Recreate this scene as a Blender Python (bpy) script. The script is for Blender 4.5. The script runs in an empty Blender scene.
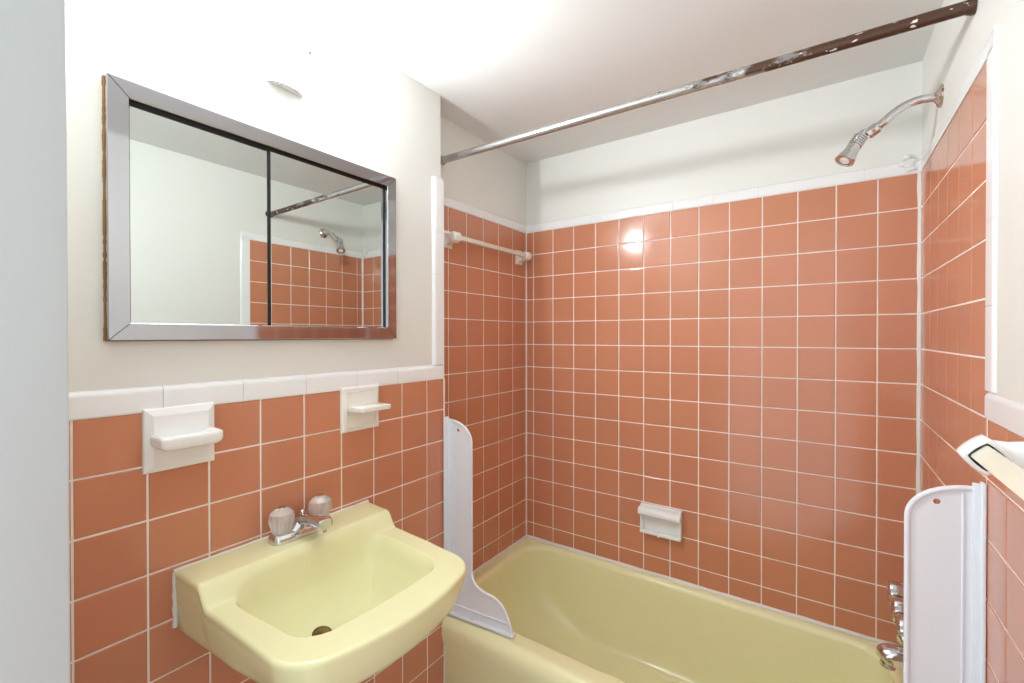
import bpy, bmesh, math, random
from mathutils import Vector, Matrix
random.seed(7)
PI = math.pi
S = bpy.context.scene
COL = S.collection

# ------------------------------------------------------------------ dimensions
W = 1.4655          # right wall tile face
XC = 1.4707         # tile grid reference of the back wall
PR = 0.003          # plaster step on the right wall
XL = 0.1005         # vanity wall tile face (alcove end wall is x = 0)
YE = -0.691         # outer corner of the vanity wall
P = 0.11            # tile pitch
ZT = 1.795          # top of the tall tile
ZD = ZT - 6 * P     # top of the low tile (1.135)
ZC = 2.142          # ceiling
ZF = -0.09          # floor
YF = -1.7497         # inner face of the door wall
ZR = 0.288          # tub rim

# ------------------------------------------------------------------ materials
def lin(c):
    return tuple((x / 255 / 12.92) if x / 255 <= 0.04045 else ((x / 255 + 0.055) / 1.055) ** 2.4 for x in c) + (1,)

def mat(name, rgb, rough=0.5, metal=0.0, bump=0.0, bscale=40.0, spec=None, island=0.0, coat=0.0, var=0.0, vscale=3.0):
    m = bpy.data.materials.new(name); m.use_nodes = True
    nt = m.node_tree; b = nt.nodes['Principled BSDF']
    b.inputs['Base Color'].default_value = lin(rgb)
    b.inputs['Roughness'].default_value = rough
    b.inputs['Metallic'].default_value = metal
    if spec is not None: b.inputs['Specular IOR Level'].default_value = spec
    if coat: b.inputs['Coat Weight'].default_value = coat; b.inputs['Coat Roughness'].default_value = 0.03
    tc = nt.nodes.new('ShaderNodeTexCoord')
    if bump:
        n = nt.nodes.new('ShaderNodeTexNoise'); n.inputs['Scale'].default_value = bscale; n.inputs['Detail'].default_value = 3
        nt.links.new(tc.outputs['Object'], n.inputs['Vector'])
        bp = nt.nodes.new('ShaderNodeBump'); bp.inputs['Strength'].default_value = bump; bp.inputs['Distance'].default_value = 0.002
        nt.links.new(n.outputs['Fac'], bp.inputs['Height']); nt.links.new(bp.outputs['Normal'], b.inputs['Normal'])
    src = None
    if island:
        g = nt.nodes.new('ShaderNodeNewGeometry'); src = g.outputs['Random Per Island']; amp = island
    elif var:
        n2 = nt.nodes.new('ShaderNodeTexNoise'); n2.inputs['Scale'].default_value = vscale; n2.inputs['Detail'].default_value = 4
        nt.links.new(tc.outputs['Object'], n2.inputs['Vector']); src = n2.outputs['Fac']; amp = var
    if src is not None:
        mr = nt.nodes.new('ShaderNodeMapRange'); mr.inputs['To Min'].default_value = 1 - amp; mr.inputs['To Max'].default_value = 1 + amp
        nt.links.new(src, mr.inputs['Value'])
        hs = nt.nodes.new('ShaderNodeHueSaturation'); hs.inputs['Color'].default_value = lin(rgb)
        nt.links.new(mr.outputs['Result'], hs.inputs['Value']); nt.links.new(hs.outputs['Color'], b.inputs['Base Color'])
    return m

def rust_mat(name, metal_rgb, rust_rgb, xgrad=None, thr=0.5, scale=30.0, stretch=(1, 1, 1)):
    m = bpy.data.materials.new(name); m.use_nodes = True
    nt = m.node_tree; b = nt.nodes['Principled BSDF']
    tc = nt.nodes.new('ShaderNodeTexCoord'); mp = nt.nodes.new('ShaderNodeMapping'); mp.inputs['Scale'].default_value = stretch
    nt.links.new(tc.outputs['Object'], mp.inputs['Vector'])
    n = nt.nodes.new('ShaderNodeTexNoise'); n.inputs['Scale'].default_value = scale; n.inputs['Detail'].default_value = 6; n.inputs['Roughness'].default_value = 0.65
    nt.links.new(mp.outputs['Vector'], n.inputs['Vector'])
    val = n.outputs['Fac']
    if xgrad:
        sx = nt.nodes.new('ShaderNodeSeparateXYZ'); nt.links.new(tc.outputs['Object'], sx.inputs['Vector'])
        mr = nt.nodes.new('ShaderNodeMapRange'); mr.inputs['From Min'].default_value = xgrad[0]; mr.inputs['From Max'].default_value = xgrad[1]
        mr.inputs['To Min'].default_value = -0.22; mr.inputs['To Max'].default_value = 0.26
        nt.links.new(sx.outputs['X'], mr.inputs['Value'])
        ad = nt.nodes.new('ShaderNodeMath'); ad.operation = 'ADD'
        nt.links.new(val, ad.inputs[0]); nt.links.new(mr.outputs['Result'], ad.inputs[1]); val = ad.outputs[0]
    cr = nt.nodes.new('ShaderNodeMapRange'); cr.inputs['From Min'].default_value = thr - 0.05; cr.inputs['From Max'].default_value = thr + 0.05
    nt.links.new(val, cr.inputs['Value'])
    mix = nt.nodes.new('ShaderNodeMix'); mix.data_type = 'RGBA'
    mix.inputs[6].default_value = lin(metal_rgb); mix.inputs[7].default_value = lin(rust_rgb)
    nt.links.new(cr.outputs['Result'], mix.inputs[0])
    # flecks of old white paint
    n2 = nt.nodes.new('ShaderNodeTexNoise'); n2.inputs['Scale'].default_value = scale * 4.5; n2.inputs['Detail'].default_value = 3
    nt.links.new(mp.outputs['Vector'], n2.inputs['Vector'])
    c2 = nt.nodes.new('ShaderNodeMapRange'); c2.inputs['From Min'].default_value = 0.66; c2.inputs['From Max'].default_value = 0.70
    nt.links.new(n2.outputs['Fac'], c2.inputs['Value'])
    mix2 = nt.nodes.new('ShaderNodeMix'); mix2.data_type = 'RGBA'; mix2.inputs[7].default_value = lin((225, 222, 212))
    nt.links.new(c2.outputs['Result'], mix2.inputs[0]); nt.links.new(mix.outputs[2], mix2.inputs[6])
    nt.links.new(mix2.outputs[2], b.inputs['Base Color'])
    inv = nt.nodes.new('ShaderNodeMath'); inv.operation = 'SUBTRACT'; inv.inputs[0].default_value = 0.85
    nt.links.new(cr.outputs['Result'], inv.inputs[1]); inv.use_clamp = True
    nt.links.new(inv.outputs[0], b.inputs['Metallic'])
    b.inputs['Roughness'].default_value = 0.24
    bp = nt.nodes.new('ShaderNodeBump'); bp.inputs['Strength'].default_value = 0.35; bp.inputs['Distance'].default_value = 0.001
    nt.links.new(n.outputs['Fac'], bp.inputs['Height']); nt.links.new(bp.outputs['Normal'], b.inputs['Normal'])
    return m

M = {}
M['plaster'] = mat('plaster_paint', (233, 233, 227), 0.42, bump=0.12, bscale=60)
M['ceiling'] = mat('ceiling_paint', (232, 233, 231), 0.55, bump=0.08, bscale=50)
M['tile'] = mat('salmon_tile', (205, 137, 105), 0.12, bump=0.07, bscale=14, island=0.035)
M['grout'] = mat('grout', (246, 240, 232), 0.8)
M['trim'] = mat('white_glazed_tile', (243, 244, 244), 0.12, bump=0.04, bscale=12, island=0.004)
M['caulk'] = mat('white_caulk', (240, 238, 234), 0.5, bump=0.2, bscale=80)
M['ceramic'] = mat('white_ceramic', (245, 245, 243), 0.1)
M['oldceramic'] = mat('ivory_ceramic', (243, 240, 232), 0.12)
M['yellow'] = mat('yellow_enamel', (235, 232, 184), 0.12, bump=0.02, bscale=10)
M['tub'] = mat('yellow_tub_enamel', (249, 246, 197), 0.16, bump=0.03, bscale=8, var=0.02)
M['chrome'] = mat('chrome', (215, 215, 218), 0.09, 1.0)
M['steel'] = mat('polished_steel', (182, 180, 184), 0.07, 1.0, bump=0.012, bscale=7)
M['mirror'] = mat('mirror_glass', (211, 216, 212), 0.0, 1.0)
M['capgrey'] = mat('grey_lamp_cap', (226, 227, 228), 0.4)
M['screw'] = mat('dull_screw', (58, 57, 55), 0.5)
M['black'] = mat('black_parts_and_gap_shade', (18, 18, 22), 0.4)
M['wood'] = mat('raw_wood_edge', (150, 112, 70), 0.8, bump=0.3, var=0.2, vscale=40)
M['plastic'] = mat('white_plastic', (235, 240, 246), 0.32)
M['cream'] = mat('cream_bar', (228, 224, 206), 0.25)
M['rod'] = rust_mat('worn_rod', (190, 190, 190), (74, 45, 28), xgrad=(-0.15, 0.85), thr=0.5, scale=26, stretch=(0.45, 1, 1))
M['rustplate'] = rust_mat('rusted_chrome', (215, 205, 195), (110, 62, 30), thr=0.52, scale=60)
M['doorpaint'] = mat('door_frame_paint', (196, 200, 200), 0.4)
M['floor'] = mat('floor_tile', (205, 200, 190), 0.35, var=0.05, vscale=8)
M['dark'] = mat('drain_bronze', (120, 100, 60), 0.3, 1.0)

def glass(name, rgb, rough):
    m = mat(name, rgb, rough); b = m.node_tree.nodes['Principled BSDF']
    b.inputs['Transmission Weight'].default_value = 0.66; b.inputs['IOR'].default_value = 1.49
    return m
M['acrylic'] = glass('clear_acrylic', (255, 252, 250), 0.06)
m = mat('lamp_glass', (255, 253, 248), 0.3); b = m.node_tree.nodes['Principled BSDF']
b.inputs['Emission Color'].default_value = (0.90, 0.952, 1.0, 1); b.inputs['Emission Strength'].default_value = 480.0
M['lamp'] = m

# ------------------------------------------------------------------ object helpers
OFF = {}
def link(o): COL.objects.link(o); return o
def off(o): return OFF.get(o.name, Vector((0, 0, 0))) if o else Vector((0, 0, 0))
def obj(name, bm, mats, parent=None, smooth=True, angle=35, origin=None):
    """bm in world coordinates -> one mesh object, origin at parent (or at `origin`)"""
    bmesh.ops.recalc_face_normals(bm, faces=bm.faces)
    base = Vector(origin) if origin is not None else off(parent)
    bmesh.ops.translate(bm, vec=-base, verts=bm.verts)
    me = bpy.data.meshes.new(name); bm.to_mesh(me); bm.free()
    for mm in (mats if isinstance(mats, (list, tuple)) else [mats]): me.materials.append(mm)
    if smooth:
        me.polygons.foreach_set('use_smooth', [True] * len(me.polygons))
        me.set_sharp_from_angle(angle=math.radians(angle))
    o = link(bpy.data.objects.new(name, me))
    if parent is not None:
        o.parent = parent; o.location = base - off(parent)
    else:
        o.location = base
    OFF[o.name] = base
    return o
def tag(o, label, cat, group=None):
    o['label'] = label; o['category'] = cat
    if group: o['group'] = group
    return o
def thing(name, label, cat, loc, group=None):
    o = link(bpy.data.objects.new(name, None)); o.location = loc; o.empty_display_size = 0.05
    OFF[o.name] = Vector(loc)
    return tag(o, label, cat, group)
def struct(name, bm, mats, **k):
    o = obj(name, bm, mats, **k); o['kind'] = 'structure'; return o
NB = bmesh.new

def merge(bm, b2):
    me = bpy.data.meshes.new('tmp'); b2.to_mesh(me); b2.free(); bm.from_mesh(me); bpy.data.meshes.remove(me)

def box(bm, a, b, bev=0.0, seg=2, mi=0, M4=None):
    t = NB(); bmesh.ops.create_cube(t, size=1)
    a = Vector(a); b = Vector(b)
    for v in t.verts: v.co = Vector([a[i] + (v.co[i] + 0.5) * (b[i] - a[i]) for i in range(3)])
    if bev: bmesh.ops.bevel(t, geom=list(t.edges), offset=bev, segments=seg, profile=0.5, affect='EDGES')
    for f in t.faces: f.material_index = mi
    if M4: bmesh.ops.transform(t, matrix=M4, verts=t.verts)
    merge(bm, t)

def prism(bm, pts, fn, d0, d1, bev=0.0, seg=2, mi=0):
    """2-D polygon pts -> fn(u,v,d) world, extruded between d0 and d1"""
    t = NB()
    va = [t.verts.new(fn(u, v, d0)) for u, v in pts]; vb = [t.verts.new(fn(u, v, d1)) for u, v in pts]
    t.faces.new(va); t.faces.new(vb[::-1]); n = len(pts)
    for i in range(n): t.faces.new((va[i], vb[i], vb[(i + 1) % n], va[(i + 1) % n]))
    bmesh.ops.recalc_face_normals(t, faces=t.faces)
    if bev: bmesh.ops.bevel(t, geom=[e for e in t.edges], offset=bev, segments=seg, profile=0.5, affect='EDGES')
    for f in t.faces: f.material_index = mi
    merge(bm, t)

def frame_from(d):
    d = d.normalized(); a = Vector((0, 0, 1)) if abs(d.z) < 0.9 else Vector((1, 0, 0))
    x = a.cross(d).normalized(); y = d.cross(x); return x, y

def loft(bm, rings, cap0=True, cap1=True, mi=0):
    t = NB(); vs = [[t.verts.new(p) for p in r] for r in rings]; n = len(rings[0])
    for a, b in zip(vs[:-1], vs[1:]):
        for i in range(n): t.faces.new((a[i], a[(i + 1) % n], b[(i + 1) % n], b[i]))
    if cap0: t.faces.new(vs[0][::-1])
    if cap1: t.faces.new(vs[-1])
    bmesh.ops.recalc_face_normals(t, faces=t.faces)
    for f in t.faces: f.material_index = mi
    merge(bm, t)

def tube(bm, pts, r, n=16, mi=0, up=None, cap=True):
    pts = [Vector(p) for p in pts]; rs = r if isinstance(r, (list, tuple)) else [r] * len(pts)
    rings = []; x = None
    for i, p in enumerate(pts):
        d = (pts[min(i + 1, len(pts) - 1)] - pts[max(i - 1, 0)]).normalized()
        if x is None: x, y = frame_from(d)
        else: x = (x - d * x.dot(d)).normalized(); y = d.cross(x)
        rings.append([p + rs[i] * (math.cos(2 * PI * k / n) * x + math.sin(2 * PI * k / n) * y) for k in range(n)])
    loft(bm, rings, cap, cap, mi)

def lathe(bm, prof, origin, axis, n=32, mi=0, flute=None):
    """prof [(radius, distance along axis)]; flute=(count, depth, d0, d1)"""
    o = Vector(origin); ax = Vector(axis).normalized(); x, y = frame_from(ax); rings = []
    for r, d in prof:
        ring = []
        for k in range(n):
            a = 2 * PI * k / n; rr = max(r, 1e-4)
            if flute and flute[2] <= d <= flute[3]: rr *= 1 - flute[1] * (0.5 + 0.5 * math.cos(flute[0] * a))
            ring.append(o + ax * d + rr * (math.cos(a) * x + math.sin(a) * y))
        rings.append(ring)
    loft(bm, rings, True, True, mi)

def sweep(bm, path, sec, closed=False, mi=0):
    """path of (point, xdir, ydir); sec list of 2-D points"""
    rings = [[p + xd * u + yd * v for u, v in sec] for p, xd, yd in path]
    if closed: rings = rings + [rings[0]]
    loft(bm, rings, not closed, not closed, mi)

def catmull(pts, n=8):
    pts = [Vector(p) for p in pts]; out = []
    for i in range(len(pts) - 1):
        p0 = pts[max(i - 1, 0)]; p1 = pts[i]; p2 = pts[i + 1]; p3 = pts[min(i + 2, len(pts) - 1)]
        for k in range(n):
            t = k / n
            out.append(0.5 * ((2 * p1) + (p2 - p0) * t + (2 * p0 - 5 * p1 + 4 * p2 - p3) * t * t + (3 * p1 - p0 - 3 * p2 + p3) * t ** 3))
    return out + [pts[-1]]

# ------------------------------------------------------------------ tiled wall surfaces
GAP = 0.0036
def tile_field(bm, org, ud, vd, nd, u0, u1, v0, v1, ur, vr, mi_tile=1, mi_grout=2, tilt=0.0035):
    """tile faces lie in the plane org + u*ud + v*vd; grid lines pass through ur, vr"""
    org, ud, vd, nd = Vector(org), Vector(ud), Vector(vd), Vector(nd)
    pos = lambda u, v, n: org + ud * u + vd * v + nd * n
    q = [bm.verts.new(pos(u, v, -0.0016)) for u, v in ((u0, v0), (u1, v0), (u1, v1), (u0, v1))]
    f = bm.faces.new(q); f.material_index = mi_grout
    i0 = math.floor((u0 - ur) / P + 1e-6); i1 = math.ceil((u1 - ur) / P - 1e-6)
    j0 = math.floor((v0 - vr) / P + 1e-6); j1 = math.ceil((v1 - vr) / P - 1e-6)
    for i in range(i0, i1):
        for j in range(j0, j1):
            a0 = max(ur + i * P, u0) + GAP / 2; a1 = min(ur + (i + 1) * P, u1) - GAP / 2
            b0 = max(vr + j * P, v0) + GAP / 2; b1 = min(vr + (j + 1) * P, v1) - GAP / 2
            if a1 - a0 < 0.004 or b1 - b0 < 0.004: continue
            tu, tv = random.gauss(0, tilt), random.gauss(0, tilt); uc, vc = (a0 + a1) / 2, (b0 + b1) / 2
            rings = []
            for ins, dep in ((0, -0.004), (0, -0.0016), (0.0005, -0.0007), (0.0015, -0.0001), (0.003, 0.0)):
                ring = []
                for u, v in ((a0 + ins, b0 + ins), (a1 - ins, b0 + ins), (a1 - ins, b1 - ins), (a0 + ins, b1 - ins)):
                    ring.append(bm.verts.new(pos(u, v, dep + (tu * (u - uc) + tv * (v - vc)) * (1 if dep > -0.003 else 0))))
                rings.append(ring)
            for ra, rb in zip(rings[:-1], rings[1:]):
                for k in range(4):
                    bm.faces.new((ra[k], ra[(k + 1) % 4], rb[(k + 1) % 4], rb[k])).material_index = mi_tile
            bm.faces.new(rings[-1]).material_index = mi_tile

PL = 0.009   # plaster sits this far behind the tile face
TALL = 0.26
def wall_mats(): return [M['plaster'], M['tile'], M['grout']]

# vanity (left) wall with the set-back end wall of the tub alcove
bm = NB()
box(bm, (-0.15, -1.90, ZF - 0.05), (XL - PL, YE - 0.006, ZC + 0.02))
YLREF = -1.65347
tile_field(bm, (XL, 0, 0), (0, 1, 0), (0, 0, 1), (1, 0, 0), YF, YE, ZF, ZD, YLREF, ZD)
tile_field(bm, (0, YE, 0), (1, 0, 0), (0, 0, 1), (0, 1, 0), 0.0, XL, ZF + 0.3, ZT, XL - P, ZT)
struct('wall_left', bm, wall_mats(), smooth=False)
bm = NB()
box(bm, (-0.15, YE - 0.006, ZF - 0.05), (-PL, 0.12, ZC + 0.02))
tile_field(bm, (0, 0, 0), (0, 1, 0), (0, 0, 1), (1, 0, 0), YE, 0.0, ZF + 0.3, ZT, -0.55878, ZT)
struct('wall_alcove', bm, wall_mats(), smooth=False)

bm = NB()
box(bm, (-0.15, PL, ZF - 0.05), (W + 0.15, 0.12, ZC + 0.02))
tile_field(bm, (0, 0, 0), (1, 0, 0), (0, 0, 1), (0, -1, 0), 0.0, W, 0.24, ZT, XC - 14 * P, ZT)
struct('wall_back', bm, wall_mats(), smooth=False)

bm = NB()
box(bm, (W + PR, -1.90, ZF - 0.05), (W + 0.15, 0.12, ZC + 0.02))
YRE = -0.696
YRR = -0.592
tile_field(bm, (W, 0, 0), (0, 1, 0), (0, 0, 1), (-1, 0, 0), YRE, 0.0, 0.2, ZT, YRR, ZT)
tile_field(bm, (W, 0, 0), (0, 1, 0), (0, 0, 1), (-1, 0, 0), YF, YRE, ZF, ZD, YRR, ZD)
struct('wall_right', bm, wall_mats(), smooth=False)

# door wall with the doorway the camera stands in
DX0, DX1, DZ = 0.602, 1.40, 2.02
bm = NB()
box(bm, (-0.15, -1.90, ZF - 0.05), (DX0 - 0.02, YF, ZC + 0.02))
box(bm, (DX1 + 0.02, -1.90, ZF - 0.05), (W + 0.15, YF, ZC + 0.02))
box(bm, (DX0 - 0.02, -1.90, DZ + 0.02), (DX1 + 0.02, YF, ZC + 0.02))
struct('wall_front', bm, M['plaster'], smooth=False)
bm = NB()
box(bm, (DX0 - 0.02, -1.92, ZF), (DX0, YF + 0.0, DZ), 0.003)
box(bm, (DX1, -1.92, ZF), (DX1 + 0.02, YF + 0.0, DZ), 0.003)
box(bm, (DX0 - 0.02, -1.92, DZ), (DX1 + 0.02, YF + 0.0, DZ + 0.02), 0.003)
struct('door_1', bm, M['doorpaint'])

bm = NB(); box(bm, (-0.15, -1.90, ZC), (W + 0.15, 0.12, ZC + 0.06)); struct('ceiling', bm, M['ceiling'], smooth=False)
bm = NB(); box(bm, (-0.15, -1.90, ZF - 0.06), (W + 0.15, 0.12, ZF)); struct('floor', bm, M['floor'], smooth=False)

# ------------------------------------------------------------------ white trim tiles
def bull_sec(h, n=10, t=0.0036, back=PL + 0.002, both=False):
    """section (w along wall, out): flat face with a rounded far edge"""
    s = [(0, -back), (0, t * 0.35), (0.0012, t * 0.5)]
    R = 0.013
    for k in range(n + 1):
        a = PI / 2 * k / n
        s.append((h - R + R * math.sin(a), t * 0.5 - R + R * math.cos(a)))
    s.append((h, -back)); return s
def trim_run(bm, p0, along, wdir, out, edges, h, joint=0.0009):
    p0, along, wdir, out = Vector(p0), Vector(along), Vector(wdir), Vector(out); sec = bull_sec(h)
    for a, b in zip(edges[:-1], edges[1:]):
        a2, b2 = a + joint / 2, b - joint / 2; e = 0.0015
        rings = []
        for s, k in ((a2, 0.0), (b2, 0.0)):
            rings.append([p0 + along * s + wdir * (u if u < 0.002 else u - k) + out * (v - k if v > 0 else v) for u, v in sec])
        loft(bm, rings)
    # pale joint filler
    sec2 = [(0, -PL - 0.001), (0, -0.001), (h - 0.012, -0.001), (h - 0.003, -0.006), (h - 0.003, -PL - 0.001)]
    sweep(bm, [(p0 + along * edges[0], wdir, out), (p0 + along * edges[-1], wdir, out)], sec2, mi=1)
TM = [M['trim'], M['grout']]
def tstruct(name, bm): struct(name, bm, TM, angle=12)
def grid(a, b, first, step=0.1535):
    e = [a]; x = first
    while x < b - 0.01:
        if x > a + 0.01: e.append(x)
        x += step
    return e + [b]
HT = 0.050
# low run on the vanity wall, upright run at the corner
bm = NB(); trim_run(bm, (XL, 0, ZD), (0, 1, 0), (0, 0, 1), (1, 0, 0), [YF, -1.67, -1.5172, -1.3631, -1.2083, -1.0525, -0.9003, -0.7435, YE], HT)
tstruct('trim_1', bm)
bm = NB(); trim_run(bm, (XL, YE, 0), (0, 0, 1), (0, -1, 0), (1, 0, 0), [ZD + HT + 0.001, 1.341, 1.5045, 1.6495, 1.842], HT)
# tile edge that turns the corner into the alcove
box(bm, (-PL, YE - 0.006, ZD), (XL + 0.001, YE + 0.001, ZT + 0.042), 0.001)
tstruct('trim_2', bm)
H2 = 0.041
bm = NB(); trim_run(bm, (0, 0, ZT), (0, 1, 0), (0, 0, 1), (1, 0, 0), grid(YE, 0, -0.575), H2); tstruct('trim_3', bm)
bm = NB(); trim_run(bm, (0, 0, ZT), (1, 0, 0), (0, 0, 1), (0, -1, 0), grid(0, W, 0.2466 - 0.1535, 0.1542), H2); tstruct('trim_4', bm)
bm = NB(); trim_run(bm, (W, 0, ZT), (0, 1, 0), (0, 0, 1), (-1, 0, 0), grid(YRE - HT + 0.008, 0, -0.60), H2); tstruct('trim_5', bm)
bm = NB(); trim_run(bm, (W, YRE, 0), (0, 0, 1), (0, -1, 0), (-1, 0, 0), grid(ZD + HT + 0.001, ZT + 0.004, 1.34, 0.1535), HT); tstruct('trim_6', bm)
bm = NB(); trim_run(bm, (W, 0, ZD), (0, 1, 0), (0, 0, 1), (-1, 0, 0), grid(YF, YRE, YRE - 0.05 - 6 * 0.1535, 0.1535), HT); tstruct('trim_7', bm)

# caulk beads in the corners and along the tub
def bead(name, segs, r):
    bm = NB()
    for a, b, rr in segs:
        n = 24; A, B = Vector(a), Vector(b)
        tube(bm, [A.lerp(B, i / n) for i in range(n + 1)], [rr * (1 + 0.12 * math.sin(i * 1.7) + 0.1 * math.sin(i * 3.1)) for i in range(n + 1)], 10)
    struct(name, bm, M['caulk'])
bead('trim_8', [((W - 0.001, -0.001, 0.28), (W - 0.001, -0.001, ZT + 0.02), 0.0075)], 0)
bead('trim_9', [((0.0, 0.0, 0.28), (0.0, 0.0, ZT), 0.0032)], 0)
bead('trim_10', [((0, -0.001, ZR + 0.004), (W, -0.001, ZR + 0.006), 0.0075)], 0)
bead('trim_11', [((0.001, YE, ZR - 0.002), (0.001, 0, ZR + 0.004), 0.0062)], 0)
bead('trim_12', [((XL + 0.001, YE + 0.001, ZF), (XL + 0.001, YE + 0.001, 0.285), 0.006), ((XL, YE, 0.285), (XL, YE, ZD), 0.003)], 0)
bead('trim_13', [((W - 0.001, -0.7, ZR + 0.002), (W - 0.001, 0, ZR + 0.005), 0.006)], 0)
# lumps of old filler where the right corner meets the white row
bm = NB()
for k in range(9):
    c = Vector((W - 0.012 - abs(random.gauss(0, 0.016)), -0.002 - abs(random.gauss(0, 0.004)), ZT + 0.028 + random.gauss(0, 0.012)))
    t = NB(); bmesh.ops.create_icosphere(t, subdivisions=2, radius=random.uniform(0.005, 0.011))
    for v in t.verts: v.co = Vector((v.co.x * 1.4, v.co.y * 0.5, v.co.z)) + c
    merge(bm, t)
struct('trim_14', bm, M['caulk'])

# ------------------------------------------------------------------ bathtub
def rrect(x0, x1, y0, y1, r, n=12, m=22):
    """rounded rectangle, same vertex count for all; counter-clockwise from (x1,y0)"""
    pts = []
    cs = [((x1 - r, y0 + r), -90, (x1, y1 - r)), ((x1 - r, y1 - r), 0, (x0 + r, y1)), ((x0 + r, y1 - r), 90, (x0, y0 + r)), ((x0 + r, y0 + r), 180, (x1 - r, y0))]
    for (cx, cy), a0, nxt in cs:
        for k in range(n + 1):
            a = math.radians(a0 + 90 * k / n); pts.append((cx + r * math.cos(a), cy + r * math.sin(a)))
        lx, ly = pts[-1]
        for k in range(1, m): pts.append((lx + (nxt[0] - lx) * k / m, ly + (nxt[1] - ly) * k / m))
    return pts
TX0, TX1, TY0, TY1 = 0.002, W - 0.002, -0.706, -0.002
rings = []
def tr(x0, x1, y0, y1, r, z): rings.append([Vector((x, y, z)) for x, y in rrect(x0, x1, y0, y1, r)])
tr(TX0, TX1, TY0 + 0.03, TY1, 0.002, ZF + 0.001)
tr(TX0, TX1, TY0 + 0.03, TY1, 0.002, ZF + 0.05)
tr(TX0, TX1, TY0 + 0.012, TY1, 0.002, ZF + 0.07)
tr(TX0, TX1, TY0 + 0.012, TY1, 0.002, 0.18)
tr(TX0, TX1, TY0 + 0.002, TY1, 0.002, 0.215)
for k in range(8):
    a = PI / 2 * k / 7; R = 0.040
    tr(TX0, TX1, TY0 + R * (1 - math.cos(a)), TY1, 0.002, ZR - R + R * math.sin(a))
IX0, IX1, IY0, IY1 = 0.060, W - 0.075, -0.612, -0.036
for k in range(6):
    a = PI / 2 * k / 5; R = 0.020
    d = R * (1 - math.sin(a))
    tr(IX0 - d, IX1 + d, IY0 - d, IY1 + d * 0.9, 0.11, ZR - R + R * math.cos(a))
zt = ZR - 0.020; D = 0.315
BX0, BX1, BY0, BY1 = 0.43, W - 0.17, -0.535, -0.115
for k in range(1, 22):
    a = PI / 2 * k / 21
    f = 1 - math.cos(a) ** 0.62; g = math.sin(a) ** 0.75
    tr(IX0 + (BX0 - IX0) * f, IX1 + (BX1 - IX1) * f, IY0 + (BY0 - IY0) * f, IY1 + (BY1 - IY1) * f, 0.11 + 0.05 * f, zt - D * g)
tr(BX0 + 0.12, BX1 - 0.12, BY0 + 0.12, BY1 - 0.12, 0.06, zt - D - 0.002)
bm = NB(); loft(bm, rings)
t = thing('bathtub', 'yellow enamel bathtub built into the tiled alcove', 'bathtub', (0.7, -0.35, ZF))
obj('tub_body', bm, M['tub'], t, angle=60)
bm = NB(); lathe(bm, [(0.001, 0), (0.032, 0), (0.034, 0.003), (0.03, 0.006), (0.001, 0.007)], (W - 0.36, -0.33, zt - D - 0.001), (0, 0, 1))
obj('drain', bm, M['chrome'], t)
bm = NB(); lathe(bm, [(0.001, 0), (0.036, 0), (0.036, 0.004), (0.03, 0.009), (0.001, 0.011)], (W - 0.093, -0.33, 0.16), (-1, 0, 0.12))
obj('overflow_plate', bm, M['chrome'], t)

# ------------------------------------------------------------------ wall-hung sink
SY = -1.2655; HW = 0.2265; XB = XL + 0.0015
HR = 0.2165                       # the right front corner is drawn in a little
def front_x(y):
    a = abs(y); x = 0.582 - 0.040 * (a / 0.2) ** 2; R = 0.055; h = HR if y > 0 else HW
    if a > h - R: x -= R - math.sqrt(max(0, R * R - (a - (h - R)) ** 2))
    return x
def sstep(a, b, x):
    t = min(1, max(0, (x - a) / (b - a))); return t * t * (3 - 2 * t)
out = []
nf = 120
ys = [(HR if k > nf / 2 else HW) * math.sin(PI / 2 * (-1 + 2 * k / nf)) for k in range(nf + 1)]
for y in ys: out.append((front_x(y), SY + y))
def side(x, right=False):         # the sink widens a little towards the wall
    t = max(0.0, min(1.0, (0.42 - x) / 0.32)); h = HW + 0.016 * t ** 1.3
    if right: h -= (HW - HR) * sstep(0.36, 0.50, x)
    return h, 0.007 * t
xs_end = front_x(HR)
for k in range(1, 50):
    x = xs_end + (XB - xs_end) * k / 50; h, c = side(x, True); out.append((x, SY + c + h))
HB, CB = side(XB)
for k in range(0, 60): out.append((XB, SY + CB + HB - 2 * HB * k / 60))
for k in range(0, 50):
    x = XB + (front_x(-HW) - XB) * k / 50; h, c = side(x); out.append((x, SY + c - h))
ZL, ZS = 0.796, 0.757
BYC = -1.268
def sink_top(x, y):
    yr = y - BYC
    z = ZS + (ZL - ZS) * (1 - sstep(0.203, 0.240, x))
    # rounded-rectangle bowl, a touch wider at the back
    x0, x1 = 0.222, 0.494 - 0.35 * yr * yr; hy = 0.180 - 0.08 * max(0, x - 0.30); r = 0.050
    hx = (x1 - x0) / 2; cx = (x0 + x1) / 2
    qx, qy = abs(x - cx) - hx + r, abs(yr) - hy + r
    d = math.hypot(max(qx, 0), max(qy, 0)) + min(max(qx, qy), 0) - r
    if d < 0.006:
        t = min(1, max(0, (0.006 - d) / 0.118))
        dep = (1 - (1 - t) ** 2.1) * (0.35 + 0.65 * sstep(0, 0.22, t)) * sstep(0, 0.06, t)
        z -= dep * 0.128
        if x < 0.245: z = max(z, ZS - 0.1 + (ZL - ZS + 0.1) * (1 - sstep(0.203, 0.262, x)))
    return z
cx, cy = 0.335, BYC
NR = 110; RE = 0.008
rings = []
for k in range(1, NR + 1):
    s = 1 - (1 - k / NR) ** 1.35
    ring = []
    for ox, oy in out:
        x, y = cx + (ox - cx) * s, cy + (oy - cy) * s
        e = (1 - s) * min(math.hypot(ox - cx, oy - cy), 0.25)
        z = sink_top(x, y)
        if e < RE and ox > XB + 0.001: z -= RE - math.sqrt(RE * RE - (RE - e) ** 2)
        ring.append(Vector((x, y, z)))
    rings.append(ring)
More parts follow.
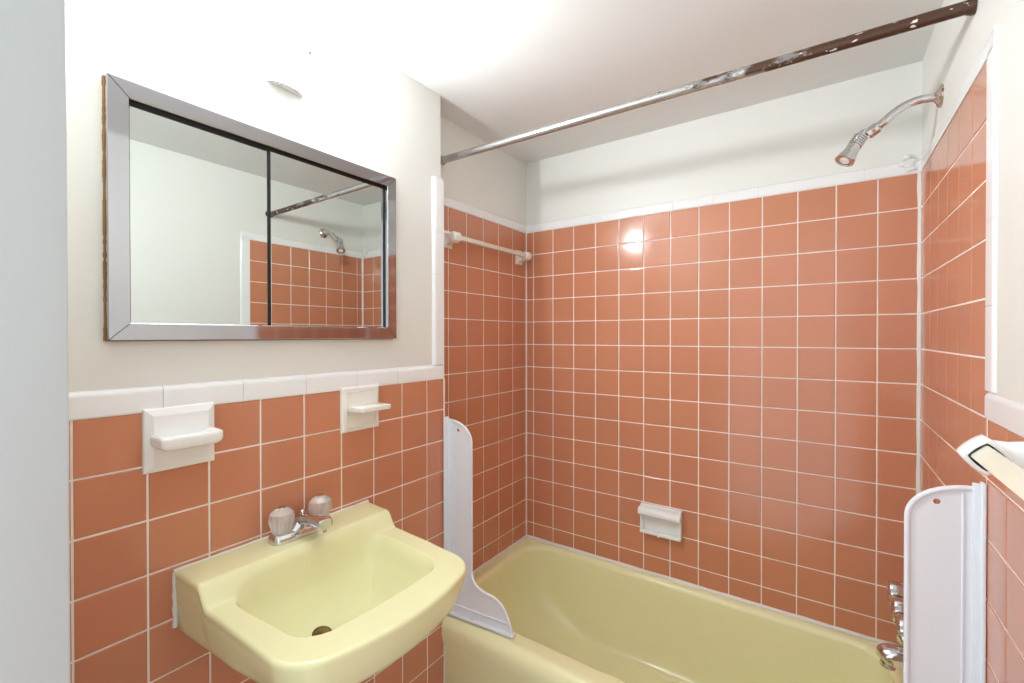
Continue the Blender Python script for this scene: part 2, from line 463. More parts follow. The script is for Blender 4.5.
top = rings[-1]
def inset(d, z, blend=1.0):
    ring = []
    for (ox, oy), tp in zip(out, top):
        v = Vector((ox - 0.30, oy - SY)); v.normalize()
        x = ox - v.x * d; y = oy - v.y * d
        if ox <= XB + 1e-6: x = XB
        ring.append(Vector((max(x, XB), y, min(tp.z - 0.004, z) if blend == 1 else tp.z + (z - tp.z) * blend)))
    rings.append(ring)
inset(0.0004, 0.672, 0.04); inset(0.0015, 0.672, 0.10)
for f, d in ((0.2, 0.003), (0.4, 0.007), (0.7, 0.016), (0.9, 0.025)):
    ring = []
    for (ox, oy), tp in zip(out, top):
        v = Vector((ox - 0.30, oy - SY)); v.normalize(); z = tp.z + (0.672 - tp.z) * f
        ring.append(Vector((XB if ox <= XB + 1e-6 else max(ox - v.x * d, XB), oy - v.y * d * (0.4 + 0.6 * sstep(0.30, 0.48, ox)), z)))
    rings.append(ring)
for d, z in ((0.029, 0.670), (0.037, 0.665), (0.055, 0.663)):
    ring = []
    for (ox, oy) in out:
        v = Vector((ox - 0.30, oy - SY)); v.normalize()
        ring.append(Vector((XB if ox <= XB + 1e-6 else max(ox - v.x * d, XB), oy - v.y * d * (0.4 + 0.6 * sstep(0.30, 0.48, ox)), z)))
    rings.append(ring)
for s, z in ((0.75, 0.655), (0.6, 0.63), (0.35, 0.612), (0.08, 0.606)):
    rings.append([Vector((cx + (ox - cx) * s, cy + (oy - cy) * s, z)) for ox, oy in out])
bm = NB(); loft(bm, rings)
sink = thing('wall_hung_sink', 'pale yellow wall-hung sink with raised back ledge under the mirror', 'sink', (XL, SY, 0.606))
obj('basin', bm, M['yellow'], sink, angle=60)
zb = sink_top(cx, cy)
DXP, DYP = 0.316, -1.300
dn = Vector((-(sink_top(DXP + 0.01, DYP) - sink_top(DXP - 0.01, DYP)) / 0.02, -(sink_top(DXP, DYP + 0.01) - sink_top(DXP, DYP - 0.01)) / 0.02, 1.0))
bm = NB(); lathe(bm, [(0.010, -0.002), (0.0205, 0.0), (0.021, 0.003), (0.018, 0.0045), (0.017, 0.003), (0.001, 0.001)], (DXP, DYP, sink_top(DXP, DYP) + 0.0008), dn)
dr = obj('drain', bm, M['dark'], sink)
dr['label'] = 'dull bronze drain ring'
bm = NB()
for sy in (SY + CB - HB, SY + CB + HB):
    tube(bm, [(XL + 0.001, sy - 0.002 * (1 if sy > SY else -1), 0.677 + (0.116) * k / 12) for k in range(13)], [0.0048 * (1 + 0.15 * math.sin(k * 2)) for k in range(13)], 8)
tube(bm, [(XL + 0.001, SY + CB - HB + 2 * HB * k / 20, ZL - 0.001) for k in range(21)], [0.0036 * (1 + 0.15 * math.sin(k * 2)) for k in range(21)], 8)
o = obj('caulk_bead', bm, M['caulk'], sink); o['label'] = 'white caulk bead'

# ------------------------------------------------------------------ sink faucet
FY = -1.2495; FX = 0.150
fz = ZL
fa = thing('sink_faucet', 'chrome two-handle faucet on the ledge of the yellow sink', 'faucet', (FX, FY, fz))
bm = NB()
rings = []
def base_ring(sc, z, yb=0.0):
    r = []
    for k in range(48):
        a = 2 * PI * k / 48; c, s = math.cos(a), math.sin(a)
        r.append(Vector((FX + math.copysign(abs(c) ** 0.55, c) * 0.028 * sc, FY + math.copysign(abs(s) ** 0.5, s) * 0.078 * (1 - (1 - sc) * 0.35), z)))
    return r
for sc, z in ((1, fz + 0.0005), (1.0, fz + 0.008), (0.96, fz + 0.014), (0.80, fz + 0.020), (0.6, fz + 0.0215)): rings.append(base_ring(sc, z))
loft(bm, rings)
# sloping centre body between the handles
rings = []
for yy, h, w in ((-0.05, 0.021, 0.018), (-0.034, 0.026, 0.021), (-0.018, 0.041, 0.023), (0, 0.047, 0.024), (0.018, 0.041, 0.023), (0.034, 0.026, 0.021), (0.05, 0.021, 0.018)):
    ring = []
    for k in range(16):
        a = PI * k / 15; ring.append(Vector((FX + w * math.cos(a), FY + yy, fz + 0.010 + (h - 0.010) * math.sin(a) ** 0.7)))
    ring.append(Vector((FX - w, FY + yy, fz + 0.004))); ring.append(Vector((FX + w, FY + yy, fz + 0.004)))
    rings.append(ring)
loft(bm, rings)
obj('base_plate', bm, M['chrome'], fa)
# spout: flattened bar rising a little and reaching out over the bowl
bm = NB(); rings = []
for x, zc, h, w in ((FX - 0.012, 0.026, 0.016, 0.020), (FX + 0.012, 0.038, 0.013, 0.019), (FX + 0.034, 0.045, 0.010, 0.017), (FX + 0.058, 0.048, 0.009, 0.0165), (FX + 0.078, 0.046, 0.012, 0.0165), (FX + 0.098, 0.0435, 0.0135, 0.0165), (FX + 0.101, 0.0435, 0.011, 0.0140)):
    ring = []
    for k in range(28):
        a = 2 * PI * k / 28; c, s = math.cos(a), math.sin(a)
        ring.append(Vector((x, FY + w * math.copysign(abs(c) ** 0.4, c), fz + zc + h * math.copysign(abs(s) ** 0.45, s))))
    rings.append(ring)
loft(bm, rings)
sp = obj('spout', bm, M['chrome'], fa)
bm = NB(); lathe(bm, [(0.0105, 0), (0.0112, 0.003), (0.0112, 0.012), (0.009, 0.014), (0.001, 0.013)], (FX + 0.086, FY, fz + 0.037), (0.12, 0, -1), 24)
obj('aerator', bm, M['chrome'], sp)
for sy in (-0.0500, 0.0500):
    c = (FX, FY + sy, fz + 0.016)
    bm = NB()
    lathe(bm, [(0.001, 0.0), (0.020, 0.0), (0.0215, 0.006), (0.0230, 0.012), (0.0290, 0.033), (0.0290, 0.042), (0.026, 0.051), (0.018, 0.059), (0.010, 0.063), (0.001, 0.064)], c, (0, 0, 1), 60, flute=(10, 0.13, 0.004, 0.0505))
    kb = obj('handle', bm, M['acrylic'], fa, angle=25); kb['label'] = 'clear fluted acrylic handle'
    bm = NB()
    lathe(bm, [(0.001, -0.002), (0.017, -0.002), (0.017, 0.001), (0.007, 0.003), (0.006, 0.030), (0.001, 0.031)], c, (0, 0, 1), 20)
    obj('handle_stem', bm, M['chrome'], kb)
    bm = NB(); lathe(bm, [(0.001, 0.0), (0.009, 0.0), (0.009, 0.0018), (0.001, 0.0022)], (c[0], c[1], c[2] + 0.0635), (0, 0, 1), 20)
    obj('handle_cap', bm, M['chrome'], kb)
bm = NB(); lathe(bm, [(0.0035, 0), (0.0035, 0.030), (0.0065, 0.031), (0.0075, 0.035), (0.0075, 0.044), (0.005, 0.047), (0.001, 0.0475)], (FX - 0.021, FY + 0.014, fz + 0.004), (0, 0, 1), 16)
obj('lift_rod', bm, M['chrome'], fa)

# ------------------------------------------------------------------ mirror cabinet
CX = 0.1135                     # front of the frame
Y0, Y1, Z0, Z1 = -1.6055, -0.9165, 1.2785, 1.7805
FW = 0.034
wl = XL - PL
cab = thing('mirror_cabinet', 'steel-framed sliding mirror cabinet on the wall above the sink', 'mirror', (wl, (Y0 + Y1) / 2, Z0))
bm = NB()
# mitred frame swept round the rectangle; section leans in slightly towards the glass
corn = [(Y0, Z0, 1, 1), (Y1, Z0, -1, 1), (Y1, Z1, -1, -1), (Y0, Z1, 1, -1)]
sec = [(0.0, wl + 0.0005), (0.0, CX - 0.002), (0.0012, CX), (FW - 0.0015, CX - 0.0002), (FW, CX - 0.002), (FW, wl + 0.006), (FW - 0.004, wl + 0.006)]
for i in range(4):
    A, B = corn[i], corn[(i + 1) % 4]; g = 0.0009
    dy, dz = (B[0] - A[0]) / max(abs(B[0] - A[0]), 0.1), (B[1] - A[1]) / max(abs(B[1] - A[1]), 0.1)
    loft(bm, [[Vector((x, A[0] + A[2] * u + g * dy, A[1] + A[3] * u + g * dz)) for u, x in sec], [Vector((x, B[0] + B[2] * u - g * dy, B[1] + B[3] * u - g * dz)) for u, x in sec]])
obj('frame', bm, M['steel'], cab, angle=20)
# raw edge of the carcass showing round the frame
bm = NB()
n = 60
for k in range(n):
    z = Z0 - 0.001 + (Z1 - Z0) * k / n
    box(bm, (wl - 0.002, Y0 - 0.0012 - 0.0012 * random.random(), z), (wl + 0.006 + 0.002 * random.random(), Y0 + 0.004, z + (Z1 - Z0) / n))
box(bm, (wl - 0.002, Y0, Z0 - 0.0022), (wl + 0.004, Y1, Z0 + 0.004))
o = obj('carcass_edge', bm, M['wood'], cab, smooth=False); o['label'] = 'rough brown board edge behind the frame'
bm = NB()
box(bm, (wl + 0.0005, Y0 + FW - 0.006, Z0 + FW - 0.006), (wl + 0.0022, Y1 - FW + 0.006, Z1 - FW + 0.006))
box(bm, (wl + 0.0022, Y0 + FW - 0.003, Z1 - FW - 0.006), (wl + 0.006, Y1 - FW + 0.003, Z1 - FW + 0.004))
box(bm, (wl + 0.0055, Y1 - FW - 0.0012, Z0 + FW - 0.001), (wl + 0.0105, Y1 - FW + 0.0002, Z1 - FW + 0.001))  # black liner added to darken the frame's right inner face
o = obj('track', bm, M['black'], cab, smooth=False); o['label'] = 'black sliding track and liner inside the frame'
YD = -1.3055
gi = 0.0008
def pane(y0, y1, x, zt_, rot=0.0):
    bm = NB(); box(bm, (x - 0.003, y0, Z0 + FW - 0.002), (x, y1, zt_), 0.0004, 1)
    bmesh.ops.rotate(bm, cent=((x, y1 if rot > 0.005 else y0, 0)), matrix=Matrix.Rotation(rot, 3, 'Z'), verts=bm.verts); return bm
pn = obj('mirror_panel', pane(Y0 + FW - 0.002, YD, wl + 0.0102, Z1 - FW - 0.0105, 0.0065), M['mirror'], cab, smooth=False)
bm = NB(); box(bm, (wl + 0.0066, YD - 0.0015, Z0 + FW - 0.002), (wl + 0.0113, YD + 0.0068, Z1 - FW - 0.008), 0.0004, 1)
o = obj('panel_edge', bm, M['black'], pn, smooth=False); o['label'] = 'black edge strip of the front panel'
pn2 = obj('mirror_panel', pane(YD + 0.0045, Y1 - FW - 0.001, wl + 0.0062, Z1 - FW - 0.006, 0.003), M['mirror'], cab, smooth=False)

# ------------------------------------------------------------------ wall lamp above the mirror
lamp = thing('wall_lamp', 'glowing white wall lamp with a flat bottom cap above the mirror', 'lamp', (wl, -1.256, 1.912))
LY = -1.256
def half(sc, z, prot, hw=0.046):
    r = [Vector((wl - 0.002, LY + hw * sc, z))]
    for k in range(25):
        a = PI * k / 24; r.append(Vector((wl + 0.001 + prot * math.sin(a), LY + hw * sc * math.cos(a), z)))
    r.append(Vector((wl - 0.002, LY - hw * sc, z))); return r
bm = NB(); loft(bm, [half(0.96, 1.9165, 0.017), half(1.0, 1.935, 0.022), half(1.0, 1.965, 0.022), half(0.97, 1.980, 0.020), half(0.86, 1.989, 0.014), half(0.6, 1.993, 0.008)])
obj('lamp_glass', bm, M['lamp'], lamp)
bm = NB(); loft(bm, [half(0.98, 1.912, 0.019), half(1.0, 1.9135, 0.021), half(1.0, 1.9163, 0.021)])
obj('bottom_cap', bm, M['capgrey'], lamp)
sc_ = thing('wall_screw', 'small screw stub in the wall right above the lamp', 'screw', (wl, -1.1942, 2.0332))
bm = NB(); lathe(bm, [(0.001, 0), (0.0062, 0), (0.0062, 0.001), (0.003, 0.0015), (0.003, 0.006), (0.0052, 0.0065), (0.0052, 0.009), (0.001, 0.0098)], (wl, -1.1942, 2.0332), (1, 0, 0), 20)
obj('screw_head', bm, M['screw'], sc_)

# ------------------------------------------------------------------ ceramic fixtures over the sink
def plate(bm, x, y0, y1, z0, z1, t, bv):
    r = [[Vector((x + d, y, z)) for y, z in ((y0 + i, z0 + i), (y1 - i, z0 + i), (y1 - i, z1 - i), (y0 + i, z1 - i))] for i, d in ((0, -0.004), (0, t * 0.45), (bv * 0.12, t * 0.62), (bv, t), (bv + 0.002, t))]
    loft(bm, r)
sd = thing('soap_dish', 'white ceramic soap dish on the tiled wall at the left', 'soap dish', (XL, -1.489, 1.013))
bm = NB(); plate(bm, XL, -1.5525, -1.4262, 1.0115, 1.1405, 0.017, 0.015); obj('back_plate', bm, M['ceramic'], sd, angle=25)
bm = NB(); N = 64; rings = []
def tray_ring(sc, z, prot, x0=XL + 0.006, hw=0.0575, yc=-1.4872):
    # straight ends with rounded front corners
    r = []
    for k in range(N):
        a = 2 * PI * k / N; c, s = math.cos(a), math.sin(a)
        xx = x0 + prot / 2 + prot / 2 * sc * math.copysign(abs(c) ** 0.28, c)
        r.append(Vector((xx, yc + hw * sc * math.copysign(abs(s) ** 0.24, s) * (1 - 0.05 * (xx - x0) / prot), z)))
    return r
PRJ = 0.070
for sc, z in ((0.62, 1.060), (0.86, 1.0625), (0.96, 1.067), (1.0, 1.073), (1.0, 1.082), (0.985, 1.0865), (0.95, 1.088), (0.88, 1.0875), (0.80, 1.0845), (0.70, 1.081), (0.5, 1.0795), (0.2, 1.079)): rings.append(tray_ring(sc, z, PRJ))
loft(bm, rings); obj('tray', bm, M['ceramic'], sd, angle=50)

th = thing('tumbler_shelf', 'white ceramic plate with flat projecting shelf on the wall by the corner', 'shelf', (XL, -1.044, 1.013))
bm = NB(); plate(bm, XL, -1.1086, -0.9795, 1.0125, 1.1412, 0.009, 0.005)
# raised border inside the plate
for a, b in (((-1.096, 1.026), (-0.992, 1.029)), ((-1.096, 1.125), (-0.992, 1.128)), ((-1.096, 1.026), (-1.093, 1.128)), ((-0.995, 1.026), (-0.992, 1.128))):
    box(bm, (XL + 0.006, a[0], a[1]), (XL + 0.012, b[0], b[1]), 0.0012, 2)
obj('back_plate', bm, M['oldceramic'], th, angle=25)
bm = NB(); pts = [(XL + 0.006, -1.0945), (XL + 0.045, -1.0945), (XL + 0.064, -1.0885), (XL + 0.073, -1.083), (XL + 0.073, -0.990), (XL + 0.006, -0.990)]
prism(bm, pts, lambda u, v, d: Vector((u, v, d)), 1.0735, 1.0875, 0.002, 3)
obj('shelf_slab', bm, M['oldceramic'], th)

# ------------------------------------------------------------------ recessed soap holder on the back wall
rs = thing('recessed_soap_holder', 'white ceramic soap holder with a grab rail set into the back wall over the tub', 'soap holder', (0.667, 0, 0.463))
X0, X1, ZA, ZB = 0.583, 0.7505, 0.4640, 0.583
bm = NB()
fd = -0.024
box(bm, (X0, fd, ZA), (X0 + 0.014, 0.003, ZB - 0.003), 0.004, 3)
box(bm, (X1 - 0.014, fd, ZA), (X1, 0.003, ZB - 0.003), 0.004, 3)
box(bm, (X0, -0.018, ZB - 0.020), (X1, 0.003, ZB), 0.003, 3)
box(bm, (X0, fd - 0.004, ZA), (X1, 0.003, ZA + 0.013), 0.004, 3)
box(bm, (X0 + 0.006, -0.003, ZA + 0.006), (X1 - 0.006, 0.002, ZB - 0.006))
obj('frame', bm, M['ceramic'], rs)
bm = NB(); rings = []
sec = [(-0.0225, ZB - 0.010), (-0.028, ZB - 0.007), (-0.038, ZB - 0.011), (-0.046, ZB - 0.020), (-0.047, ZB - 0.032), (-0.041, ZB - 0.039), (-0.032, ZB - 0.039), (-0.0225, ZB - 0.034)]
for x, k in ((X0 - 0.005, 0.8), (X0 - 0.002, 0.95), (X0 + 0.003, 1), (X1 - 0.003, 1), (X1 + 0.001, 0.95), (X1 + 0.003, 0.8)):
    zc = ZB - 0.026; rings.append([Vector((x, y * k, zc + (z - zc) * k)) for y, z in sec])
loft(bm, rings)
for xa, xb in ((X0, X0 + 0.014), (X1 - 0.014, X1)): box(bm, (xa, -0.028, ZB - 0.034), (xb, -0.010, ZB - 0.008), 0.002, 2)
obj('grab_rail', bm, M['ceramic'], rs, angle=40)
bm = NB(); lathe(bm, [(0.001, 0), (0.007, 0.0), (0.008, 0.004), (0.006, 0.008), (0.001, 0.009)], ((X0 + X1) / 2 - 0.004, fd - 0.002, ZA + 0.006), (0, -0.9, 0.3), 20)
obj('drip_notch', bm, M['ceramic'], rs)

# ------------------------------------------------------------------ towel bar in the alcove
tb = thing('towel_bar', 'ivory towel bar with faceted ends on the tub end wall', 'towel bar', (0, -0.32, 1.66), None)
AX, AZ = 0.047, 1.668
def sq(c, h, ax, n=4, rot=0):
    ax = Vector(ax); x, y = frame_from(ax)
    return [Vector(c) + h * (math.cos(2 * PI * k / n + rot) * x + math.sin(2 * PI * k / n + rot) * y) for k in range(n)]
bm = NB(); loft(bm, [sq((AX, -0.572, AZ), 0.0125, (0, 1, 0), 4, PI / 4), sq((AX, -0.068, AZ), 0.0125, (0, 1, 0), 4, PI / 4)])
bmesh.ops.bevel(bm, geom=list(bm.edges), offset=0.0018, segments=2, affect='EDGES')
obj('bar', bm, M['cream'], tb, angle=30)
for y in (-0.571, -0.069):
    bm = NB()
    lathe(bm, [(0.001, -0.021), (0.013, -0.021), (0.0215, -0.013), (0.0225, 0), (0.0215, 0.013), (0.013, 0.021), (0.001, 0.021)], (AX, y, AZ), (0, 1, 0), 8)
    pl = [[Vector((x, y + sgn * a, AZ - 0.004 + c * b2)) for sgn, c in ((-1, -1), (1, -1), (1, 1), (-1, 1))] for x, a, b2 in ((-0.003, 0.027, 0.034), (0.006, 0.026, 0.033), (0.011, 0.017, 0.022), (0.030, 0.012, 0.014), (AX, 0.011, 0.012))]
    loft(bm, pl)
    obj('bracket', bm, M['oldceramic'], tb, angle=25)

# ------------------------------------------------------------------ towel bar on the right wall, by the camera
BX, BZ, BH, BY = 1.3975, 1.1265, 0.0165, -1.028
t2 = thing('towel_bar', 'cream square towel bar in a rounded white bracket on the right wall', 'towel bar', (W, -1.33, BZ))
yb = BY - 0.66
bm = NB(); loft(bm, [sq((BX, BY + 0.008, BZ), BH, (0, 1, 0), 4, 0), sq((BX, yb - 0.008, BZ), BH, (0, 1, 0), 4, 0)])
bmesh.ops.bevel(bm, geom=list(bm.edges), offset=0.0015, segments=2, affect='EDGES')
obj('bar', bm, M['cream'], t2, angle=30)
def dia(y, h, r=0.35, n=40, c=(BX, BZ)):
    pts = []
    for k in range(n):
        a = 2 * PI * k / n; cc, ss = math.cos(a), math.sin(a); m_ = (abs(cc) ** 1.22 + abs(ss) ** 1.22) ** (-1 / 1.22)
        pts.append(Vector((c[0] + h * m_ * cc, y, c[1] + h * m_ * ss)))
    return pts
def dring(bm, y, sgn):
    """bracket: socket face on the side sgn (-1: towards the camera)"""
    f = y + sgn * 0.002
    loft(bm, [dia(f, 0.0180), dia(f, 0.0218), dia(f - sgn * 0.002, 0.0245), dia(f - sgn * 0.008, 0.026), dia(f - sgn * 0.026, 0.026), dia(f - sgn * 0.033, 0.0235), dia(f - sgn * 0.036, 0.018)], cap0=False)
for y, sg in ((BY, -1), (yb, 1)):
    bm = NB(); dring(bm, y, sg)
    yc = y - sg * 0.019; rings = []
    for x, hy, hz in ((BX + 0.008, 0.016, 0.020), (BX + 0.024, 0.0155, 0.019), (BX + 0.044, 0.017, 0.022), (BX + 0.058, 0.022, 0.032), (W - 0.008, 0.029, 0.042), (W - 0.002, 0.031, 0.045), (W + 0.003, 0.031, 0.045)):
        ring = []
        for k in range(32):
            a = 2 * PI * k / 32; c, s = math.cos(a), math.sin(a)
            ring.append(Vector((x, yc + hy * math.copysign(abs(c) ** 0.6, c), BZ + hz * math.copysign(abs(s) ** 0.6, s))))
        rings.append(ring)
    loft(bm, rings)
    br = obj('bracket', bm, M['ceramic'], t2, angle=40)
    bm = NB(); f = y + sg * 0.002
    loft(bm, [dia(f + sg * 0.0002, 0.0184), dia(f - sg * 0.012, 0.0176)], cap0=False)  # black lining stands in for the shade inside the socket gap
    bmesh.ops.solidify(bm, geom=list(bm.faces), thickness=0.0004)
    o = obj('socket_shade', bm, M['black'], br); o['label'] = 'black lining as shade in the gap round the bar end'

# ------------------------------------------------------------------ shower arm and head
sh = thing('wall_shower', 'chrome shower head on a bent arm high on the right wall', 'shower', (W, -0.278, 1.909))
SYY = -0.278
bm = NB(); lathe(bm, [(0.001, 0.0), (0.0285, 0.0), (0.0285, 0.003), (0.025, 0.007), (0.016, 0.011), (0.0125, 0.015), (0.001, 0.0155)], (W + PR, SYY, 1.9085), (-1, 0, 0), 36)
o = obj('flange', bm, M['rustplate'], sh); o['label'] = 'rusted wall flange'
path = catmull([(W + PR - 0.008, SYY, 1.9065), (1.447, SYY, 1.9085), (1.423, SYY, 1.910), (1.399, SYY, 1.9045), (1.376, SYY, 1.892), (1.354, SYY, 1.873), (1.330, SYY, 1.855)], 6)
bm = NB(); tube(bm, path, 0.0108, 20); obj('arm', bm, M['chrome'], sh)
A = Vector((1.337, SYY, 1.8605)); dA = Vector((-0.83, 0, -0.55)).normalized()
bm = NB(); lathe(bm, [(0.001, -0.004), (0.013, -0.004), (0.0165, 0.0), (0.0165, 0.020), (0.0145, 0.026), (0.001, 0.027)], A, dA, 8)
bmesh.ops.bevel(bm, geom=[e for e in bm.edges if e.calc_face_angle(0) > 0.5], offset=0.0008, segments=1, affect='EDGES')
obj('collar', bm, M['chrome'], sh, angle=20)
C0 = Vector((1.3035, SYY, 1.8465)); C1 = Vector((1.2640, SYY - 0.022, 1.7760)); dH = (C1 - C0).normalized(); L = (C1 - C0).length
bm = NB()
prof = [(0.001, -0.016), (0.009, -0.013), (0.0125, -0.006), (0.0135, 0.0)]
d = 0.004
for k in range(5): prof += [(0.0175, d), (0.0175, d + 0.0034), (0.0148, d + 0.0042), (0.0148, d + 0.0052)]; d += 0.0062
prof += [(0.0178, d + 0.001), (0.0172, d + 0.006), (0.0178, d + 0.014), (0.0200, d + 0.026), (0.0232, L - 0.012), (0.0245, L - 0.006), (0.0245, L - 0.001), (0.0225, L), (0.0205, L + 0.0002), (0.0195, L - 0.003), (0.001, L - 0.003)]
lathe(bm, prof, C0, dH, 40)
hd = obj('head', bm, M['chrome'], sh, angle=30)
bm = NB(); lathe(bm, [(0.001, L - 0.004), (0.012, L - 0.004), (0.0125, L - 0.001), (0.010, L), (0.008, L - 0.0015), (0.001, L - 0.001)], C0, dH, 30)
o = obj('spray_face', bm, M['oldceramic'], hd); o['label'] = 'pale spray face ringed in chrome'
bm = NB()
for k in range(3):
    a = 2 * PI * k / 3 + 0.5; x, y = frame_from(dH); r_ = math.cos(a) * x + math.sin(a) * y
    tube(bm, [C0 + dH * 0.048 + r_ * 0.0152, C0 + dH * 0.062 + r_ * 0.0178], 0.004, 10)
obj('grip_rib', bm, M['chrome'], hd)

# ------------------------------------------------------------------ shower curtain rod
rod = thing('shower_curtain_rod', 'rusty worn metal curtain rod running across the tub near the ceiling', 'curtain rod', (0.735, -0.58, 1.965))
ra, rb = Vector((-PL + 0.002, -0.588, 1.9685)), Vector((W + PR - 0.002, -0.5965, 1.9500))
bm = NB(); tube(bm, [ra.lerp(rb, k / 40) for k in range(41)], 0.0132, 24); obj('tube', bm, M['rod'], rod)
dr_ = (rb - ra).normalized()
for p, s in ((ra, 1), (rb, -1)):
    bm = NB(); lathe(bm, [(0.001, 0), (0.0175, 0), (0.0175, 0.006), (0.0155, 0.008), (0.0150, 0.012), (0.001, 0.0122)], p + dr_ * s * -0.001, dr_ * s, 28)
    obj('end_flange', bm, M['rod'], rod)

# ------------------------------------------------------------------ tub taps and spout
for i, y in enumerate((-0.145, -0.245, -0.345)):
    lab = ['chrome tub tap farthest along the right wall, nearest the back tiles', 'chrome tub tap in the middle of the three on the right wall', 'chrome tub tap closest to the splash guard on the right wall'][i]
    t = thing('tub_tap', lab, 'tap', (W, y, 0.525), 'taps over the tub spout')
    c = (W - 0.0005, y, 0.525)
    bm = NB(); lathe(bm, [(0.001, -0.002), (0.030, -0.002), (0.0305, 0.004), (0.027, 0.012), (0.018, 0.028), (0.013, 0.038), (0.001, 0.039)], c, (-1, 0, 0), 36); obj('escutcheon', bm, M['chrome'], t)
    bm = NB()
    lathe(bm, [(0.001, 0.036), (0.015, 0.036), (0.0260, 0.040), (0.0320, 0.046), (0.0355, 0.054), (0.0360, 0.077), (0.0345, 0.084), (0.027, 0.0885), (0.001, 0.0895)], c, (-1, 0, 0), 60, flute=(8, 0.12, 0.041, 0.0870))
    obj('handle', bm, M['chrome'], t, angle=40)
ts = thing('tub_spout', 'chrome tub spout over the rim below the taps', 'spout', (W, -0.245, 0.40))
pth = [(W + 0.001, -0.245, 0.400), (W - 0.02, -0.245, 0.400), (W - 0.05, -0.245, 0.399), (W - 0.075, -0.245, 0.397), (W - 0.094, -0.245, 0.394), (W - 0.106, -0.245, 0.390), (W - 0.114, -0.245, 0.385), (W - 0.1175, -0.245, 0.381)]
rr = [0.029] * 20 + [0.0285, 0.028, 0.0275, 0.027, 0.026, 0.025, 0.0235, 0.0215, 0.019, 0.016, 0.0135, 0.011, 0.0085, 0.006, 0.003, 0.001]
bm = NB(); tube(bm, catmull(pth, 5), rr, 28)
obj('spout_body', bm, M['chrome'], ts, angle=50)
bm = NB(); lathe(bm, [(0.001, 0), (0.0165, 0), (0.018, 0.004), (0.018, 0.014), (0.014, 0.016), (0.001, 0.0155)], (W - 0.096, -0.245, 0.376), (-0.12, 0, -1), 28)
obj('outlet_ring', bm, M['chrome'], ts)
bm = NB(); lathe(bm, [(0.001, 0), (0.033, 0), (0.033, 0.003), (0.028, 0.007), (0.001, 0.008)], (W - 0.0005, -0.245, 0.404), (-1, 0, 0), 36)
obj('wall_ring', bm, M['chrome'], ts)

# ------------------------------------------------------------------ splash guards
def arc(cx_, cz_, r, a0, a1, n=14, rz=None):
    return [(cx_ + r * math.cos(math.radians(a0 + (a1 - a0) * k / n)), cz_ + (rz or r) * math.sin(math.radians(a0 + (a1 - a0) * k / n))) for k in range(n + 1)]
def guard_outline(w, ztop, zb, foot):
    """(distance from wall, height): quarter-round shoulder, straight edge, S-curved foot"""
    o = [(0.0, zb), (0.0, ztop)]
    o += arc(0.012, ztop - 0.075, w - 0.012, 90, 0, 16, 0.075)[0:]
    o += [(w, 0.50)]
    k = []
    for p in catmull([(w, 0.50, 0), (w + 0.001, 0.455, 0), (w + 0.016, 0.425, 0), (w + 0.05, 0.409, 0), (w + 0.090, 0.402, 0), (w + 0.125, 0.383, 0), (w + 0.148, 0.345, 0), (w + foot, zb + 0.02, 0), (w + foot, zb, 0)], 6)[1:]: k.append((p.x, p.y))
    return o + k
def make_guard(label, fn, w, ztop, zb, foot, hole, flange):
    """fn(a, b, z): a along the panel from the wall, b across (towards the camera is positive)"""
    g = thing('splash_guard', label, 'splash guard', fn(0, 0, zb), 'splash guards at the tub ends')
    ol = guard_outline(w, ztop, zb, foot)
    cu = bpy.data.curves.new('tmp', 'CURVE'); cu.dimensions = '2D'; cu.fill_mode = 'BOTH'; cu.extrude = 0.0016
    for pl in (ol, arc(hole[0], hole[1], 0.0058, 0, 345, 15)):
        sp = cu.splines.new('POLY'); sp.points.add(len(pl) - 1); sp.use_cyclic_u = True
        for q, (a, z) in zip(sp.points, pl): q.co = (a, z, 0, 1)
    ob = bpy.data.objects.new('tmp', cu); COL.objects.link(ob)
    dg = bpy.context.evaluated_depsgraph_get(); me = bpy.data.meshes.new_from_object(ob.evaluated_get(dg))
    bpy.data.objects.remove(ob); bpy.data.curves.remove(cu)
    bm = NB(); bm.from_mesh(me); bpy.data.meshes.remove(me)
    for v in bm.verts: v.co = Vector(fn(v.co.x, v.co.z, v.co.y))
    obj('panel', bm, M['plastic'], g, angle=30)
    # raised rim along the free edge and a line above the foot
    bm = NB(); free = ol[1:]
    ins = []
    for i in range(len(free)):
        a = Vector(free[max(i - 1, 0)]); b = Vector(free[min(i + 1, len(free) - 1)]); d = (b - a).normalized(); nrm = Vector((d.y, -d.x))
        q = Vector(free[i]) + nrm * 0.0035; ins.append(q)
    tube(bm, [fn(q.x, 0.002, q.y) for q in ins], 0.0050, 10)
    tube(bm, [fn(a, 0.0015, zb + 0.030) for a in (0.012, (w + foot) * 0.5, w + foot - 0.012)], 0.0036, 8)
    obj('rim_bead', bm, M['plastic'], g)
    bm = NB()
    pts = [fn(a, b, z) for a, b, z in ()]
    # foot strip on the tub rim and an upright flange on the wall
    prism(bm, [(0.0, -0.010), (w + foot + 0.012, -0.010), (w + foot + 0.012, 0.016), (0.0, 0.016)], lambda u, v, d: Vector(fn(u, v, d)), zb - 0.003, zb + 0.003, 0.0008, 1)
    obj('foot_strip', bm, M['plastic'], g)
    bm = NB()
    for a0, a1, b0, b1, zt_ in flange:
        prism(bm, [(a0, b0), (a1, b0), (a1, b1), (a0, b1)], lambda u, v, d: Vector(fn(u, v, d)), zb, zt_, 0.0012, 2)
    obj('wall_flange', bm, M['plastic'], g)
    return g
ang = 0.085
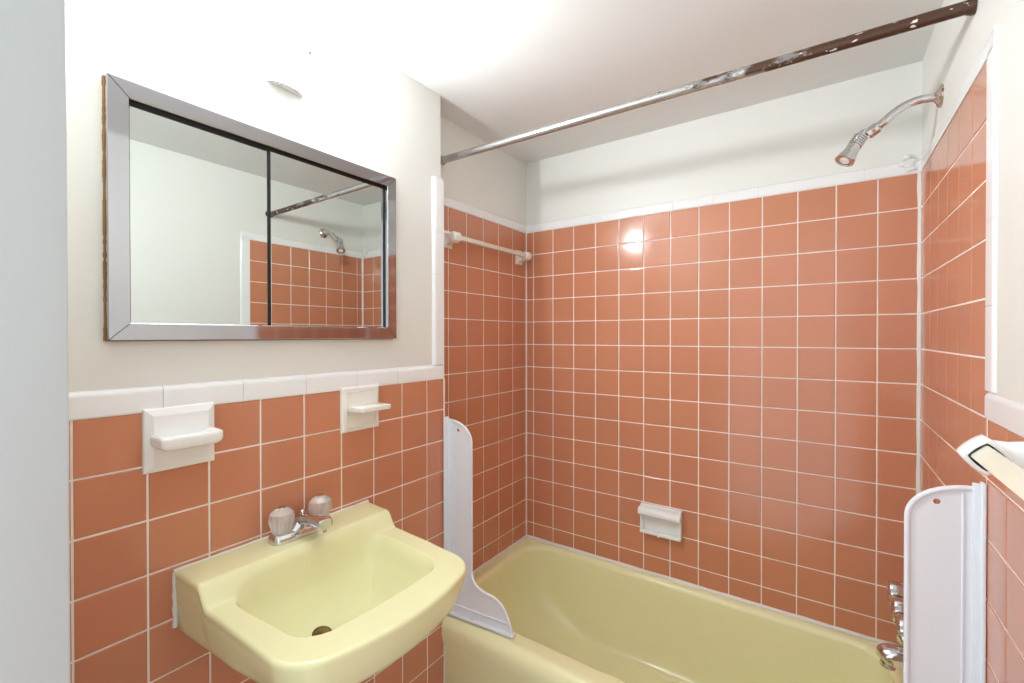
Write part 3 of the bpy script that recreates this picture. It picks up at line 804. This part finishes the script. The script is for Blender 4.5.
def fl(a, b, z): return Vector((XL + 0.002 + a * math.cos(ang) + b * math.sin(ang), -0.674 + a * math.sin(ang) - b * math.cos(ang), z))
make_guard('white splash guard at the left tub end, beside the sink', fl, 0.108, 0.988, ZR + 0.009, 0.158, (0.047, 0.952), [(0.0005, 0.0055, 0.0, 0.026, 0.998), (0.0, 0.012, 0.0, 0.006, 0.993), (0.020, 0.0235, -0.001, 0.004, 0.975)])
def fr(a, b, z): return Vector((W - 0.001 - a, -0.690 - b, z))
make_guard('white splash guard at the right tub end, below the towel bar', fr, 0.111, 1.004, ZR + 0.009, 0.158, (0.0640, 0.9660), [(0.0, 0.0055, 0.0, 0.020, 1.016), (0.005, 0.016, 0.0, 0.010, 1.012), (0.026, 0.0295, -0.001, 0.004, 0.990)])

# ------------------------------------------------------------------ camera and light
f_px, yaw, pit, rol = 449.008, 0.603327, -0.006121, -0.000734
fw = Vector((-math.sin(yaw) * math.cos(pit), math.cos(yaw) * math.cos(pit), math.sin(pit)))
rt = Vector((math.cos(yaw), math.sin(yaw), 0)); up = rt.cross(fw)
r2 = rt * math.cos(rol) + up * math.sin(rol); u2 = up * math.cos(rol) - rt * math.sin(rol)
cam = bpy.data.cameras.new('camera'); cam.sensor_width = 36; cam.lens = f_px / 1024 * 36
cam.shift_x = -3.957 / 1024; cam.shift_y = -2.816 / 1024; cam.clip_start = 0.01
co = link(bpy.data.objects.new('camera', cam))
mw = Matrix((r2, u2, -fw)).transposed().to_4x4(); mw.translation = Vector((1.222, -1.86533, 1.28654)); co.matrix_world = mw
S.camera = co

wd = bpy.data.worlds.new('doorway_fill'); S.world = wd; wd.use_nodes = True  # even background added as fill light through the doorway, no hall is built
bg = wd.node_tree.nodes['Background']; bg.inputs['Color'].default_value = (0.90, 0.955, 1.0, 1); bg.inputs['Strength'].default_value = 1.15

S.view_settings.view_transform = 'Standard'; S.view_settings.look = 'None'
S.view_settings.gamma = 1.0; S.view_settings.use_curve_mapping = False
S.view_settings.exposure = 0.50
